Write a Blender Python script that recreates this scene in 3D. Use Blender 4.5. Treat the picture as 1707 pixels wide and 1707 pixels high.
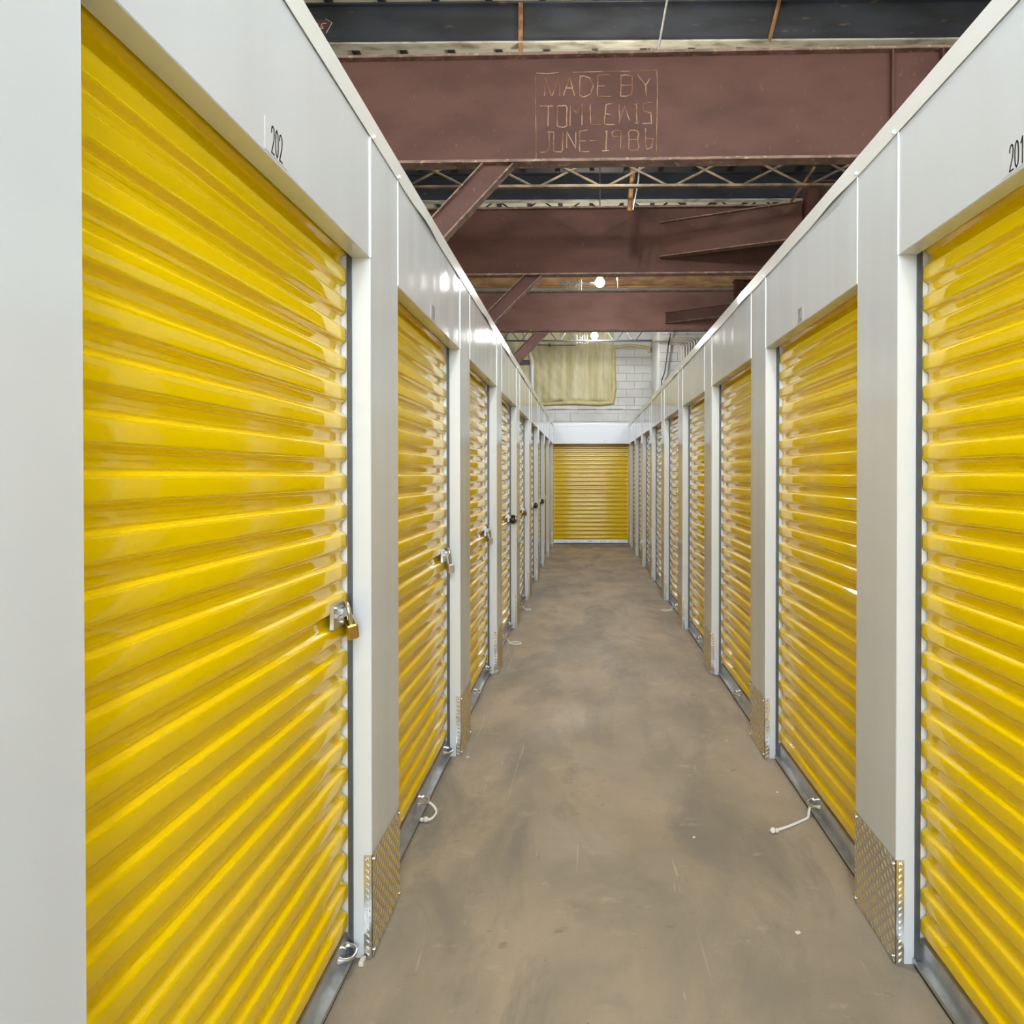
import bpy, bmesh, math, random
from mathutils import Vector, Matrix

random.seed(7)
SC = bpy.context.scene
COL = SC.collection
for o in list(bpy.data.objects):
    bpy.data.objects.remove(o)

# ------------------------------------------------------------------ camera
F, CX, CY = 1161.3, 978.7, 801.4          # focal length and principal point in pixels of the 1707 frame
YAW, PIT, CAMH = -0.004, 0.008, 1.476
fw0 = Vector((-math.sin(YAW), math.cos(YAW), 0))
right = Vector((math.cos(YAW), math.sin(YAW), 0))
upz = Vector((0, 0, 1))
fwd = fw0 * math.cos(PIT) - upz * math.sin(PIT)
upc = fw0 * math.sin(PIT) + upz * math.cos(PIT)
cam = bpy.data.cameras.new('camera')
camo = bpy.data.objects.new('camera', cam)
COL.objects.link(camo)
m = Matrix((right, upc, -fwd)).transposed().to_4x4()
m.translation = Vector((0, 0, CAMH))
camo.matrix_world = m
cam.sensor_width = 36
cam.lens = F / 1707 * 36
cam.shift_x = -(CX - 853.5) / 1707
cam.shift_y = (CY - 853.5) / 1707
cam.clip_start = .02
SC.camera = camo


def at(px, py, Y):
    """world point at distance Y down the corridor that the photograph shows at pixel px, py"""
    r = right * ((px - CX) / F) + upc * ((CY - py) / F) + fwd
    return Vector((0, 0, CAMH)) + r * (Y / r.y)


# ------------------------------------------------------------------ light
world = bpy.data.worlds.new('world')
SC.world = world
world.use_nodes = True
bg = world.node_tree.nodes['Background']
bg.inputs[0].default_value = (0.80, 0.91, 1.0, 1)
bg.inputs[1].default_value = 7.2
SC.view_settings.view_transform = 'Standard'
SC.view_settings.look = 'None'
SC.view_settings.gamma = 1
SC.view_settings.use_curve_mapping = False
SC.view_settings.exposure = 0.5
SC.cycles.adaptive_threshold = 0.02
SC.cycles.max_bounces = 8
SC.cycles.diffuse_bounces = 4
SC.cycles.glossy_bounces = 4
SC.cycles.transmission_bounces = 0
SC.cycles.caustics_reflective = False
LAMP_STRENGTH = 4400.0

# ------------------------------------------------------------------ materials


def nd(nt, t, **kw):
    n = nt.nodes.new(t)
    for k, v in kw.items():
        setattr(n, k, v)
    return n


def mat(name, col, rough=.5, metal=0., col2=None, nscale=(3, 3, 3), ndet=4, lo=.4, hi=.6,
        bump=0., bscale=(8, 8, 8), bdet=2, rough2=None, col3=None, n3=(20, 20, 20), lo3=.6, hi3=.7, spec=.5, coat=0., ior=1.5):
    M = bpy.data.materials.new(name)
    M.use_nodes = True
    nt = M.node_tree
    b = nt.nodes['Principled BSDF']
    b.inputs['Base Color'].default_value = (*col, 1)
    b.inputs['Roughness'].default_value = rough
    b.inputs['Metallic'].default_value = metal
    b.inputs['Specular IOR Level'].default_value = spec
    b.inputs['IOR'].default_value = ior
    if coat:
        b.inputs['Coat Weight'].default_value = coat
        b.inputs['Coat Roughness'].default_value = .04
    geo = nd(nt, 'ShaderNodeNewGeometry')

    def noise(scale, det, lo_, hi_):
        mp = nd(nt, 'ShaderNodeVectorMath', operation='MULTIPLY')
        mp.inputs[1].default_value = scale
        nt.links.new(geo.outputs['Position'], mp.inputs[0])
        n = nd(nt, 'ShaderNodeTexNoise')
        n.inputs['Scale'].default_value = 1
        n.inputs['Detail'].default_value = det
        nt.links.new(mp.outputs[0], n.inputs['Vector'])
        r = nd(nt, 'ShaderNodeMapRange')
        r.inputs[1].default_value = lo_
        r.inputs[2].default_value = hi_
        nt.links.new(n.outputs[0], r.inputs[0])
        return n, r
    if col2 is not None:
        n, r = noise(nscale, ndet, lo, hi)
        mx = nd(nt, 'ShaderNodeMix', data_type='RGBA')
        mx.inputs[6].default_value = (*col, 1)
        mx.inputs[7].default_value = (*col2, 1)
        nt.links.new(r.outputs[0], mx.inputs[0])
        out = mx.outputs[2]
        if rough2 is not None:
            mr = nd(nt, 'ShaderNodeMapRange')
            mr.inputs[3].default_value = rough
            mr.inputs[4].default_value = rough2
            nt.links.new(r.outputs[0], mr.inputs[0])
            nt.links.new(mr.outputs[0], b.inputs['Roughness'])
        if col3 is not None:
            n, r = noise(n3, 3, lo3, hi3)
            m3 = nd(nt, 'ShaderNodeMix', data_type='RGBA')
            m3.inputs[7].default_value = (*col3, 1)
            nt.links.new(out, m3.inputs[6])
            nt.links.new(r.outputs[0], m3.inputs[0])
            out = m3.outputs[2]
        nt.links.new(out, b.inputs['Base Color'])
    if bump:
        n, r = noise(bscale, bdet, 0, 1)
        bp = nd(nt, 'ShaderNodeBump')
        bp.inputs['Strength'].default_value = 1
        bp.inputs['Distance'].default_value = bump
        nt.links.new(n.outputs[0], bp.inputs['Height'])
        nt.links.new(bp.outputs[0], b.inputs['Normal'])
    return M


M_WHITE = mat('white_enamel', (.665, .69, .72), .11, ior=1.5, bump=.006, bscale=(2, 5, .5), bdet=1.5)
M_WHITEF = mat('white_enamel_flat', (.80, .83, .87), .22)
M_CAP = mat('white_cap_trim', (.78, .78, .76), .2, bump=.002, bscale=(2, 5, 2), bdet=1)
M_YEL = mat('yellow_enamel', (.90, .62, .0005), .05, ior=1.47, bump=.00012, bscale=(2, 2.0, 4), bdet=1)
M_GALV = mat('galvanized_steel', (.62, .63, .64), .3, .85, col2=(.5, .51, .52), nscale=(14, 14, 14))
M_GALVW = mat('galvanized_guide', (.78, .8, .82), .35, .2)
M_DARKG = mat('dark_track', (.10, .105, .115), .4, .5)
M_RUBBER = mat('black_rubber', (.02, .02, .02), .7)
M_CHROME = mat('chrome', (.75, .76, .78), .12, 1.)
M_SILVER = mat('satin_silver', (.70, .70, .69), .3, .7)
M_BRASS = mat('brass', (.72, .48, .14), .2, 1.)
M_DARKSTEEL = mat('dark_steel', (.18, .17, .16), .25, 1.)
M_TREAD = mat('tread_plate_aluminium', (.74, .72, .68), .22, .95)


def concrete():
    M = bpy.data.materials.new('concrete_floor')
    M.use_nodes = True
    nt = M.node_tree
    b = nt.nodes['Principled BSDF']
    geo = nd(nt, 'ShaderNodeNewGeometry')

    def noise(scale, det, lo_, hi_, rough=.55, dist=0.):
        mp = nd(nt, 'ShaderNodeVectorMath', operation='MULTIPLY')
        mp.inputs[1].default_value = scale
        nt.links.new(geo.outputs['Position'], mp.inputs[0])
        n = nd(nt, 'ShaderNodeTexNoise')
        n.inputs['Scale'].default_value = 1
        n.inputs['Detail'].default_value = det
        n.inputs['Roughness'].default_value = rough
        n.inputs['Distortion'].default_value = dist
        nt.links.new(mp.outputs[0], n.inputs['Vector'])
        r = nd(nt, 'ShaderNodeMapRange')
        r.inputs[1].default_value = lo_
        r.inputs[2].default_value = hi_
        nt.links.new(n.outputs[0], r.inputs[0])
        return r.outputs[0]

    def mix(a, col, fac):
        mx = nd(nt, 'ShaderNodeMix', data_type='RGBA')
        if isinstance(a, tuple):
            mx.inputs[6].default_value = (*a, 1)
        else:
            nt.links.new(a, mx.inputs[6])
        mx.inputs[7].default_value = (*col, 1)
        nt.links.new(fac, mx.inputs[0])
        return mx.outputs[2]
    c = mix((.275, .237, .19), (.385, .32, .243), noise((1.5, .9, 1), 8, .40, .62, .6, .4))
    c = mix(c, (.222, .198, .168), noise((2.6, 1.1, 1), 9, .50, .66, .62, .8))
    c = mix(c, (.41, .355, .28), noise((5, 9, 1), 10, .60, .72, .65))
    c = mix(c, (.22, .17, .13), noise((9, 14, 1), 6, .64, .74, .6))
    c = mix(c, (.44, .39, .32), noise((26, 1.2, 1), 4, .70, .74, .5, 1.5))
    c = mix(c, (.20, .17, .14), noise((70, 70, 1), 3, .66, .74, .6))
    nt.links.new(c, b.inputs['Base Color'])
    r = noise((3, 2, 1), 6, .35, .65)
    mr = nd(nt, 'ShaderNodeMapRange')
    mr.inputs[3].default_value = .45
    mr.inputs[4].default_value = .68
    nt.links.new(r, mr.inputs[0])
    nt.links.new(mr.outputs[0], b.inputs['Roughness'])
    bp = nd(nt, 'ShaderNodeBump')
    bp.inputs['Distance'].default_value = .001
    nt.links.new(noise((40, 40, 40), 6, 0, 1), bp.inputs['Height'])
    nt.links.new(bp.outputs[0], b.inputs['Normal'])
    return M


M_CONC = concrete()
M_RED = mat('red_oxide_primer', (.104, .046, .034), .6, spec=.25, col2=(.078, .034, .025), nscale=(1.6, 1.6, 3.5), ndet=7, lo=.40, hi=.64,
            col3=(.20, .115, .085), n3=(26, 26, 16), lo3=.66, hi3=.90, bump=.0006, bscale=(60, 60, 60))
M_RED3 = mat('lit_pale_red_primer', (.31, .17, .14), .6, spec=.3, col2=(.25, .13, .105), nscale=(1.6, 1.6, 3.5), ndet=7, lo=.40, hi=.64,
             col3=(.28, .16, .12), n3=(26, 26, 16), lo3=.66, hi3=.90)  # paler primer with the far girder's lamp light put into its colour
M_REDFL = mat('red_oxide_flange', (.24, .14, .105), .6, col2=(.12, .072, .05), nscale=(7, 7, 25), ndet=5, lo=.4, hi=.65,
              col3=(.42, .28, .17), n3=(18, 18, 30), lo3=.58, hi3=.7)
M_BLUE = mat('blue_black_steel', (.034, .038, .050), .45, col2=(.018, .019, .023), nscale=(1.2, 1.2, 4), ndet=6, lo=.4, hi=.62,
             col3=(.15, .10, .06), n3=(5, 5, 16), lo3=.66, hi3=.78)
M_BLUEFL = mat('lit_weathered_flange', (.52, .48, .36), .55, col2=(.22, .18, .12), nscale=(4, 9, 20), ndet=6, lo=.45, hi=.68)  # lamp light from below put into the pale colour, with weathering
M_RUST = mat('rusty_steel', (.34, .17, .06), .7, col2=(.16, .075, .03), nscale=(9, 9, 9), ndet=5)
M_ORANGE = mat('rust_orange_beam', (.42, .24, .09), .6, col2=(.25, .12, .045), nscale=(2.5, 2.5, 7), ndet=6)
M_JOIST = mat('joist_tan', (.26, .20, .13), .6, col2=(.12, .09, .06), nscale=(6, 6, 6))
M_BLACK = mat('black_steel', (.018, .018, .02), .5)
M_CREAM = mat('cream_roof_liner', (.86, .84, .70), .6, col2=(.74, .71, .56), nscale=(2, 5, 2))
M_ROOFD = mat('dark_roof', (.05, .052, .055), .5, col2=(.03, .03, .03), nscale=(3, 1, 1))
M_BLOCK = mat('painted_block', (.66, .67, .655), .7, col2=(.57, .575, .55), nscale=(1.4, 1.4, 2.2), ndet=6, bump=.002, bscale=(50, 50, 50))
M_MORTAR = mat('painted_mortar', (.58, .585, .57), .8)
M_FOAM = mat('spray_foam', (.64, .60, .40), .75, col2=(.50, .45, .24), nscale=(9, 1, .7), ndet=6, lo=.4, hi=.62)
M_FOAMD = mat('spray_foam_border', (.54, .45, .17), .75, col2=(.60, .53, .28), nscale=(6, 6, 6))
M_PVC = mat('grey_pvc', (.55, .56, .60), .35)
M_INSUL = mat('pipe_wrap', (.5, .46, .36), .8)
M_CONDUIT = mat('painted_conduit', (.70, .68, .60), .4, .2)
M_ROPE = mat('white_rope', (.78, .75, .68), .8)
M_CABLE = mat('black_cable', (.02, .02, .022), .5)
M_INK = mat('black_print', (.015, .015, .018), .4)
M_STICK = mat('clear_sticker', (.70, .72, .74), .12, ior=1.6)
M_WELD = mat('weld_bead', (.46, .30, .20), .5, col2=(.24, .11, .05), nscale=(11, 11, 11), lo=.42, hi=.6)
M_CHALK = mat('chalk', (.62, .58, .5), .9)
M_PAINTR = mat('dark_red_paint', (.075, .03, .025), .6)
M_CHIP = mat('paper_chip', (.75, .70, .55), .8)
M_LSTOP = mat('light_stop_grey', (.30, .30, .30), .8)  # grey of the added, unseen boxes that stop light behind doors
M_BULB = bpy.data.materials.new('lit_globe')
M_BULB.use_nodes = True
_b = M_BULB.node_tree.nodes['Principled BSDF']
_b.inputs['Base Color'].default_value = (1, 1, 1, 1)
_b.inputs['Emission Color'].default_value = (1.0, .975, .93, 1)
_b.inputs['Emission Strength'].default_value = 30.0
M_BULB.cycles.emission_sampling = 'NONE'

# ------------------------------------------------------------------ mesh helpers


class MB:
    def __init__(s):
        s.v, s.f = [], []

    def add(s, vs, fs):
        n = len(s.v)
        s.v += [tuple(v) for v in vs]
        s.f += [tuple(i + n for i in f) for f in fs]

    def box(s, x0, x1, y0, y1, z0, z1, T=None):
        x0, x1 = min(x0, x1), max(x0, x1)
        y0, y1 = min(y0, y1), max(y0, y1)
        vs = [(x, y, z) for x in (x0, x1) for y in (y0, y1) for z in (z0, z1)]
        if T:
            vs = [T(*v) for v in vs]
        s.add(vs, [(0, 1, 3, 2), (4, 6, 7, 5), (0, 4, 5, 1), (2, 3, 7, 6), (0, 2, 6, 4), (1, 5, 7, 3)])

    def cbox(s, x0, x1, y0, y1, z0, z1, c=.003, T=None):
        x0, x1 = min(x0, x1), max(x0, x1)
        y0, y1 = min(y0, y1), max(y0, y1)
        bm = bmesh.new()
        vs = [bm.verts.new((x, y, z)) for x in (x0, x1) for y in (y0, y1) for z in (z0, z1)]
        for f in [(0, 1, 3, 2), (4, 6, 7, 5), (0, 4, 5, 1), (2, 3, 7, 6), (0, 2, 6, 4), (1, 5, 7, 3)]:
            bm.faces.new([vs[i] for i in f])
        bmesh.ops.bevel(bm, geom=bm.edges[:], offset=c, segments=1, affect='EDGES')
        bm.verts.index_update()
        vv = [v.co[:] for v in bm.verts]
        if T:
            vv = [T(*v) for v in vv]
        s.add(vv, [[v.index for v in f.verts] for f in bm.faces])
        bm.free()

    def tube(s, path, r, n=8, cap=True, closed=False):
        pts = [Vector(p) for p in path]
        rs = r if isinstance(r, (list, tuple)) else [r] * len(pts)
        N = len(pts)
        base = len(s.v)
        ref = None
        for i, p in enumerate(pts):
            if closed:
                d = pts[(i + 1) % N] - pts[i - 1]
            else:
                d = pts[min(i + 1, N - 1)] - pts[max(i - 1, 0)]
            d.normalize()
            if ref is None:
                ref = d.cross(Vector((0, 0, 1)) if abs(d.z) < .9 else Vector((1, 0, 0)))
            u = ref - d * ref.dot(d)
            u.normalize()
            ref = u
            w = d.cross(u).normalized()
            for k in range(n):
                a = 2 * math.pi * k / n
                s.v.append(tuple(p + (u * math.cos(a) + w * math.sin(a)) * rs[i]))
        segs = N if closed else N - 1
        for i in range(segs):
            for k in range(n):
                a = base + i * n + k
                b = base + i * n + (k + 1) % n
                c = base + ((i + 1) % N) * n + (k + 1) % n
                d = base + ((i + 1) % N) * n + k
                s.f.append((a, b, c, d))
        if cap and not closed:
            s.f.append(tuple(base + k for k in range(n)))
            s.f.append(tuple(base + (N - 1) * n + k for k in range(n)))

    def sphere(s, c, r, nu=16, nv=10, sx=1, sy=1, sz=1):
        base = len(s.v)
        c = Vector(c)
        s.v.append(tuple(c + Vector((0, 0, r * sz))))
        for j in range(1, nv):
            t = math.pi * j / nv
            for i in range(nu):
                p = 2 * math.pi * i / nu
                s.v.append(tuple(c + Vector((r * sx * math.sin(t) * math.cos(p), r * sy * math.sin(t) * math.sin(p), r * sz * math.cos(t)))))
        s.v.append(tuple(c - Vector((0, 0, r * sz))))
        last = len(s.v) - 1
        for i in range(nu):
            s.f.append((base, base + 1 + i, base + 1 + (i + 1) % nu))
            s.f.append((last, base + 1 + (nv - 2) * nu + (i + 1) % nu, base + 1 + (nv - 2) * nu + i))
        for j in range(nv - 2):
            for i in range(nu):
                a = base + 1 + j * nu + i
                b = base + 1 + j * nu + (i + 1) % nu
                s.f.append((a, b, b + nu, a + nu))

    def ribbon(s, pts, w, d0, d1, T):
        """flat stroke of width w in the (u, v) plane, from depth d0 to d1"""
        for (p, q) in zip(pts[:-1], pts[1:]):
            p, q = Vector(p), Vector(q)
            d = (q - p)
            if d.length < 1e-7:
                continue
            d.normalize()
            n = Vector((-d.y, d.x)) * w / 2
            p = p - d * w * .4
            q = q + d * w * .4
            c = [p + n, p - n, q - n, q + n]
            vs = [T(x.x, x.y, d0) for x in c] + [T(x.x, x.y, d1) for x in c]
            s.add(vs, [(0, 1, 2, 3), (7, 6, 5, 4), (0, 4, 5, 1), (1, 5, 6, 2), (2, 6, 7, 3), (3, 7, 4, 0)])

    def mesh(s, name, m, smooth=None, recalc=True):
        me = bpy.data.meshes.new(name)
        me.from_pydata(s.v, [], s.f)
        if recalc:
            bm = bmesh.new()
            bm.from_mesh(me)
            bmesh.ops.recalc_face_normals(bm, faces=bm.faces[:])
            bm.to_mesh(me)
            bm.free()
        if smooth is not None:
            me.polygons.foreach_set('use_smooth', [True] * len(me.polygons))
            me.set_sharp_from_angle(angle=math.radians(smooth))
        me.materials.append(m)
        me.update()
        return me

    def build(s, name, m, parent=None, loc=None, smooth=None):
        return put(name, s.mesh(name, m, smooth), parent, loc)


def put(name, me, parent=None, loc=None, rz=0):
    o = bpy.data.objects.new(name, me)
    COL.objects.link(o)
    if parent is not None:
        o.parent = parent
    if loc is not None:
        o.location = loc
    if rz:
        o.rotation_euler.z = rz
    return o


def empty(name, loc=(0, 0, 0), rz=0):
    o = bpy.data.objects.new(name, None)
    o.empty_display_size = .1
    COL.objects.link(o)
    o.location = loc
    o.rotation_euler.z = rz
    return o


def tag(o, label, cat, group=None):
    o['label'] = label
    o['category'] = cat
    if group:
        o['group'] = group
    return o


def struct(o, label=None):
    o['kind'] = 'structure'
    if label:
        o['label'] = label
    return o


# ------------------------------------------------------------------ layout of the corridor
XL, XR = -0.6485, 0.9386       # faces of the two unit walls
Y0L, Y0R = 2.119, 2.085        # near corner of the first pilaster on each side
S, PW = 1.524, 0.312           # unit spacing, pilaster width
H, OPEN = 2.566, 2.134         # wall top, height of the door openings
W = S - PW                     # door opening
YN = -2.5                      # where the unit walls begin, behind the viewer
NU = 9                         # units per side
TRIM = .066
YE = Y0L + 8 * S + PW - .03    # end header
YD = YE + .42                  # end door

# ------------------------------------------------------------------ floor
fl = MB()
fl.box(-40, 40, -60, 19, -.12, 0)
struct(fl.build('floor', M_CONC), 'worn brown grey concrete floor of the corridor')

# ------------------------------------------------------------------ unit walls
DIG = {
    '0': [[(.5, 0), (.15, .1), (0, .35), (0, .65), (.15, .9), (.5, 1), (.85, .9), (1, .65), (1, .35), (.85, .1), (.5, 0)]],
    '1': [[(.15, .8), (.6, 1), (.6, 0)]],
    '2': [[(0, .75), (.12, .93), (.5, 1), (.88, .93), (1, .74), (.85, .5), (0, 0), (1, 0)]],
    '3': [[(0, .8), (.2, .97), (.6, 1), (.95, .85), (.9, .62), (.45, .52), (.95, .42), (1, .18), (.65, 0), (.2, .03), (0, .2)]],
    '4': [[(.75, 0), (.75, 1), (0, .3), (1, .3)]],
    '7': [[(0, 1), (1, 1), (.35, 0)]],
}


def tread_plate(sd):
    """diamond tread kick plate round the foot of a pilaster (local: y along the wall from its near corner)"""
    b = MB()
    t = .0022
    HK = .317
    xs = lambda d: sd * d

    def bx(d0, d1, a0, a1, z0, z1):
        b.box(xs(d0), xs(d1), a0, a1, z0, z1)
    bx(-t, 0, -t, PW + t, .004, HK)
    bx(-t, .024, -t, 0, .004, HK)
    bx(-t, .024, PW, PW + t, .004, HK)

    def loz(c, u, v, n):
        c, u, v, n = Vector(c), Vector(u), Vector(v), Vector(n)
        h = .0030
        b.add([c + u, c + v, c - u, c - v, c + n * h + u * .45, c + n * h - u * .45],
              [(0, 1, 4), (1, 2, 5, 4), (2, 3, 5), (3, 0, 4, 5)])
    p = .0195
    L, Wd = .0112, .0042
    ny = int(PW / p)
    nz = int(HK / p)
    for i in range(ny):
        for j in range(nz):
            a = (i + .5) * PW / ny
            z = .004 + (j + .5) * (HK - .004) / nz
            sg = 1 if (i + j) % 2 == 0 else -1
            k = .7071
            loz((xs(-t), a, z), (0, L * k, L * k * sg), (0, -Wd * k * sg, Wd * k), (-sd, 0, 0))
    for j in range(nz):
        z = .004 + (j + .5) * (HK - .004) / nz
        k = .7071
        loz((xs(.011), -t, z), (sd * L * k, 0, L * k), (-sd * Wd * k, 0, Wd * k), (0, -1, 0))
    return b.mesh('kick_plate', M_TREAD, recalc=False)


def dome(r=.006, h=.003):
    b = MB()
    b.sphere((0, 0, 0), r, 10, 6)
    return b.mesh('rivet', M_CHROME, smooth=60)


ME_RIVET = dome()
M_RIVW = M_WHITEF
_b2 = MB()
_b2.sphere((0, 0, 0), .0065, 10, 6)
ME_RIVETW = _b2.mesh('cap_rivet', M_RIVW, smooth=60)


def number_sticker(text, wall, sd, xf, ac):
    """small sticker with a unit number; sd side of the corridor (-1 left, 1 right, 0 end)"""
    hgt, wd, gap, z0 = .056, .0125, .0065, OPEN + .012
    if sd == 0:
        T = lambda u, v, d: (ac + u, xf - d, z0 + v)
    elif sd < 0:
        T = lambda u, v, d: (xf + d, ac + u, z0 + v)
    else:
        T = lambda u, v, d: (xf - d, ac - u, z0 + v)
    n = len(text)
    tw = n * wd + (n - 1) * gap
    k = 1 if sd else 1.6
    b = MB()
    b.ribbon([(-tw * .54 * k, hgt / 2), (tw * .54 * k, hgt / 2)], hgt + .010, .0003, .001, T)
    st = b.build('number_sticker', M_STICK, wall)
    st['label'] = 'small pale number sticker'
    d = MB()
    for i, ch in enumerate(text):
        u0 = -tw * k / 2 + i * (wd + gap) * k
        for pl in DIG[ch]:
            d.ribbon([(u0 + x * wd * k, y * hgt) for x, y in pl], .0034, .001, .0016, T)
    g = d.build('number', M_INK, st)
    g['label'] = 'black printed number ' + text


def wall_side(name, sd, xf, y0, label, numbers):
    w = empty(name, (0, 0, 0))
    struct(w, label)
    X = lambda d: xf + sd * d
    # pilasters, beads, kick plates
    kp = tread_plate(sd)
    pb = MB()
    pb.cbox(0, sd * .16, 0, PW, 0, H - .03, .0025)
    mp = pb.mesh('pilaster', M_WHITE)
    hb = MB()
    hb.cbox(0, sd * .055, 0, W, OPEN, H - .03, .002)
    hb.box(sd * .14, sd * .16, 0, W, OPEN - .1, H - .03)
    mh = hb.mesh('header_panel', M_WHITE)
    bd = MB()
    bd.cbox(-sd * .0028, sd * .002, -.003, .003, OPEN, H - TRIM + .004, .0012)
    mb = bd.mesh('seam_bead', M_WHITEF)
    # long plain panel beside and behind the viewer
    near = y0 - S + PW
    nb = MB()
    nb.cbox(0, sd * .16, YN - near, 0, 0, H - .03, .0025)
    nb.build('plain_panel', M_WHITE, w, (xf, near, 0))
    for k in range(NU):
        a = y0 + S * k
        put('pilaster', mp, w, (xf, a, 0))
        put('header_panel', mh, w, (xf + sd * .0012, a - W, 0))
        for aa in (a, a + PW):
            put('seam_bead', mb, w, (xf, aa, 0))
        q = put('kick_plate', kp, w, (xf, a, 0))
        for (ya, z) in ((.012, .30), (PW - .012, .30), (.012, .02), (PW - .012, .02)):
            put('screw', ME_RIVET, q, (-sd * .004, ya, z))
        put('screw', ME_RIVET, q, (sd * .016, -.003, .305))
    put('seam_bead', mb, w, (xf, near, 0))
    # cap trim in unit-long lengths with a loose wavy lower edge
    rnd = random.Random(3 if sd < 0 else 5)
    for k in range(-1, NU):
        a0 = y0 + S * k + .02 if k >= 0 else YN
        a1 = y0 + S * (k + 1) + .02 if k < NU - 1 else YE
        if k == -1:
            a1 = y0 + .02
        b = MB()
        n = 24
        ph = rnd.random() * 6
        amp = .001 if k < 0 else .0035
        rows = []
        for i in range(n + 1):
            t = i / n
            a = a0 + (a1 - a0) * t
            bul = amp * (math.sin(t * 9 + ph) + .6 * math.sin(t * 17 + ph * 2)) * math.sin(t * math.pi)
            lo = H - TRIM + .6 * bul
            d = -.0035 - max(0, bul) * 1.3
            rows.append([(X(.13), a, H), (X(-.0035), a, H), (X(d), a, lo), (X(d + .0015), a, lo), (X(-.0015), a, H - .004), (X(.13), a, H - .004)])
        for i, r in enumerate(rows):
            b.v += r
        for i in range(n):
            for j in range(6):
                p = i * 6
                b.f.append((p + j, p + (j + 1) % 6, p + 6 + (j + 1) % 6, p + 6 + j))
        b.f.append(tuple(range(6)))
        b.f.append(tuple(n * 6 + i for i in range(6)))
        c = b.build('cap_trim', M_CAP, w, smooth=30)
        if k >= 0:
            for aa in (y0 + S * k + .024, y0 + S * k + PW):
                put('rivet', ME_RIVETW, c, (X(-.005), aa, H - TRIM + .012))
    # unseen box behind the doors, added to stop light leaks
    b = MB()
    b.box(X(.3), X(.32), YN, YE, 0, H - .06)
    b.box(X(.1), X(.32), YN, YE, H - .06, H - .045)
    b.build('light_stop', M_LSTOP, w)
    for i, t in enumerate(numbers):
        ac = y0 + S * i - W / 2 + (-.035 if sd < 0 else .035)
        number_sticker(t, w, sd, xf - sd * -.0012, ac)
    return w


wall_side('wall_left', -1, XL, Y0L, 'white enamelled steel unit wall on the left with tread plate kick guards', ['202', '204'])
wall_side('wall_right', 1, XR, Y0R, 'white enamelled steel unit wall on the right with tread plate kick guards', ['201', '203'])

# end wall: header over the last door
we = empty('wall_end', (0, 0, 0))
struct(we, 'white header wall across the end of the corridor')
b = MB()
b.cbox(XL - .002, XR + .002, YE, YE + .06, OPEN, H - .03, .002)
b.build('header_panel', M_WHITE, we)
b = MB()
b.cbox(XL - .16, XL, YE - .0, YD + .3, 0, H - .03, .002)
b.build('end_panel', M_WHITE, we)
b = MB()
b.cbox(XR, XR + .16, YE - .0, YD + .3, 0, H - .03, .002)
b.build('end_panel', M_WHITE, we)
b = MB()
b.cbox(XL, XR, YE - .005, YE + .08, H - TRIM, H, .002)
b.build('cap_trim', M_CAP, we)
b = MB()
b.box(XL - .2, XR + .2, YE + .07, YD + .35, H - .06, H - .04)
b.box(XL - .2, XR + .2, YD + .3, YD + .32, 0, H - .05)
b.build('light_stop', M_LSTOP, we)  # unseen, added behind the end door to stop light leaks
number_sticker('217', we, 0, YE - .0005, at(1009, 737, YE).x)

# ------------------------------------------------------------------ roll-up doors
PITCH = .0887
RIB = .017
DC = .071           # depth of the proud face of the curtain behind the wall face


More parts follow.
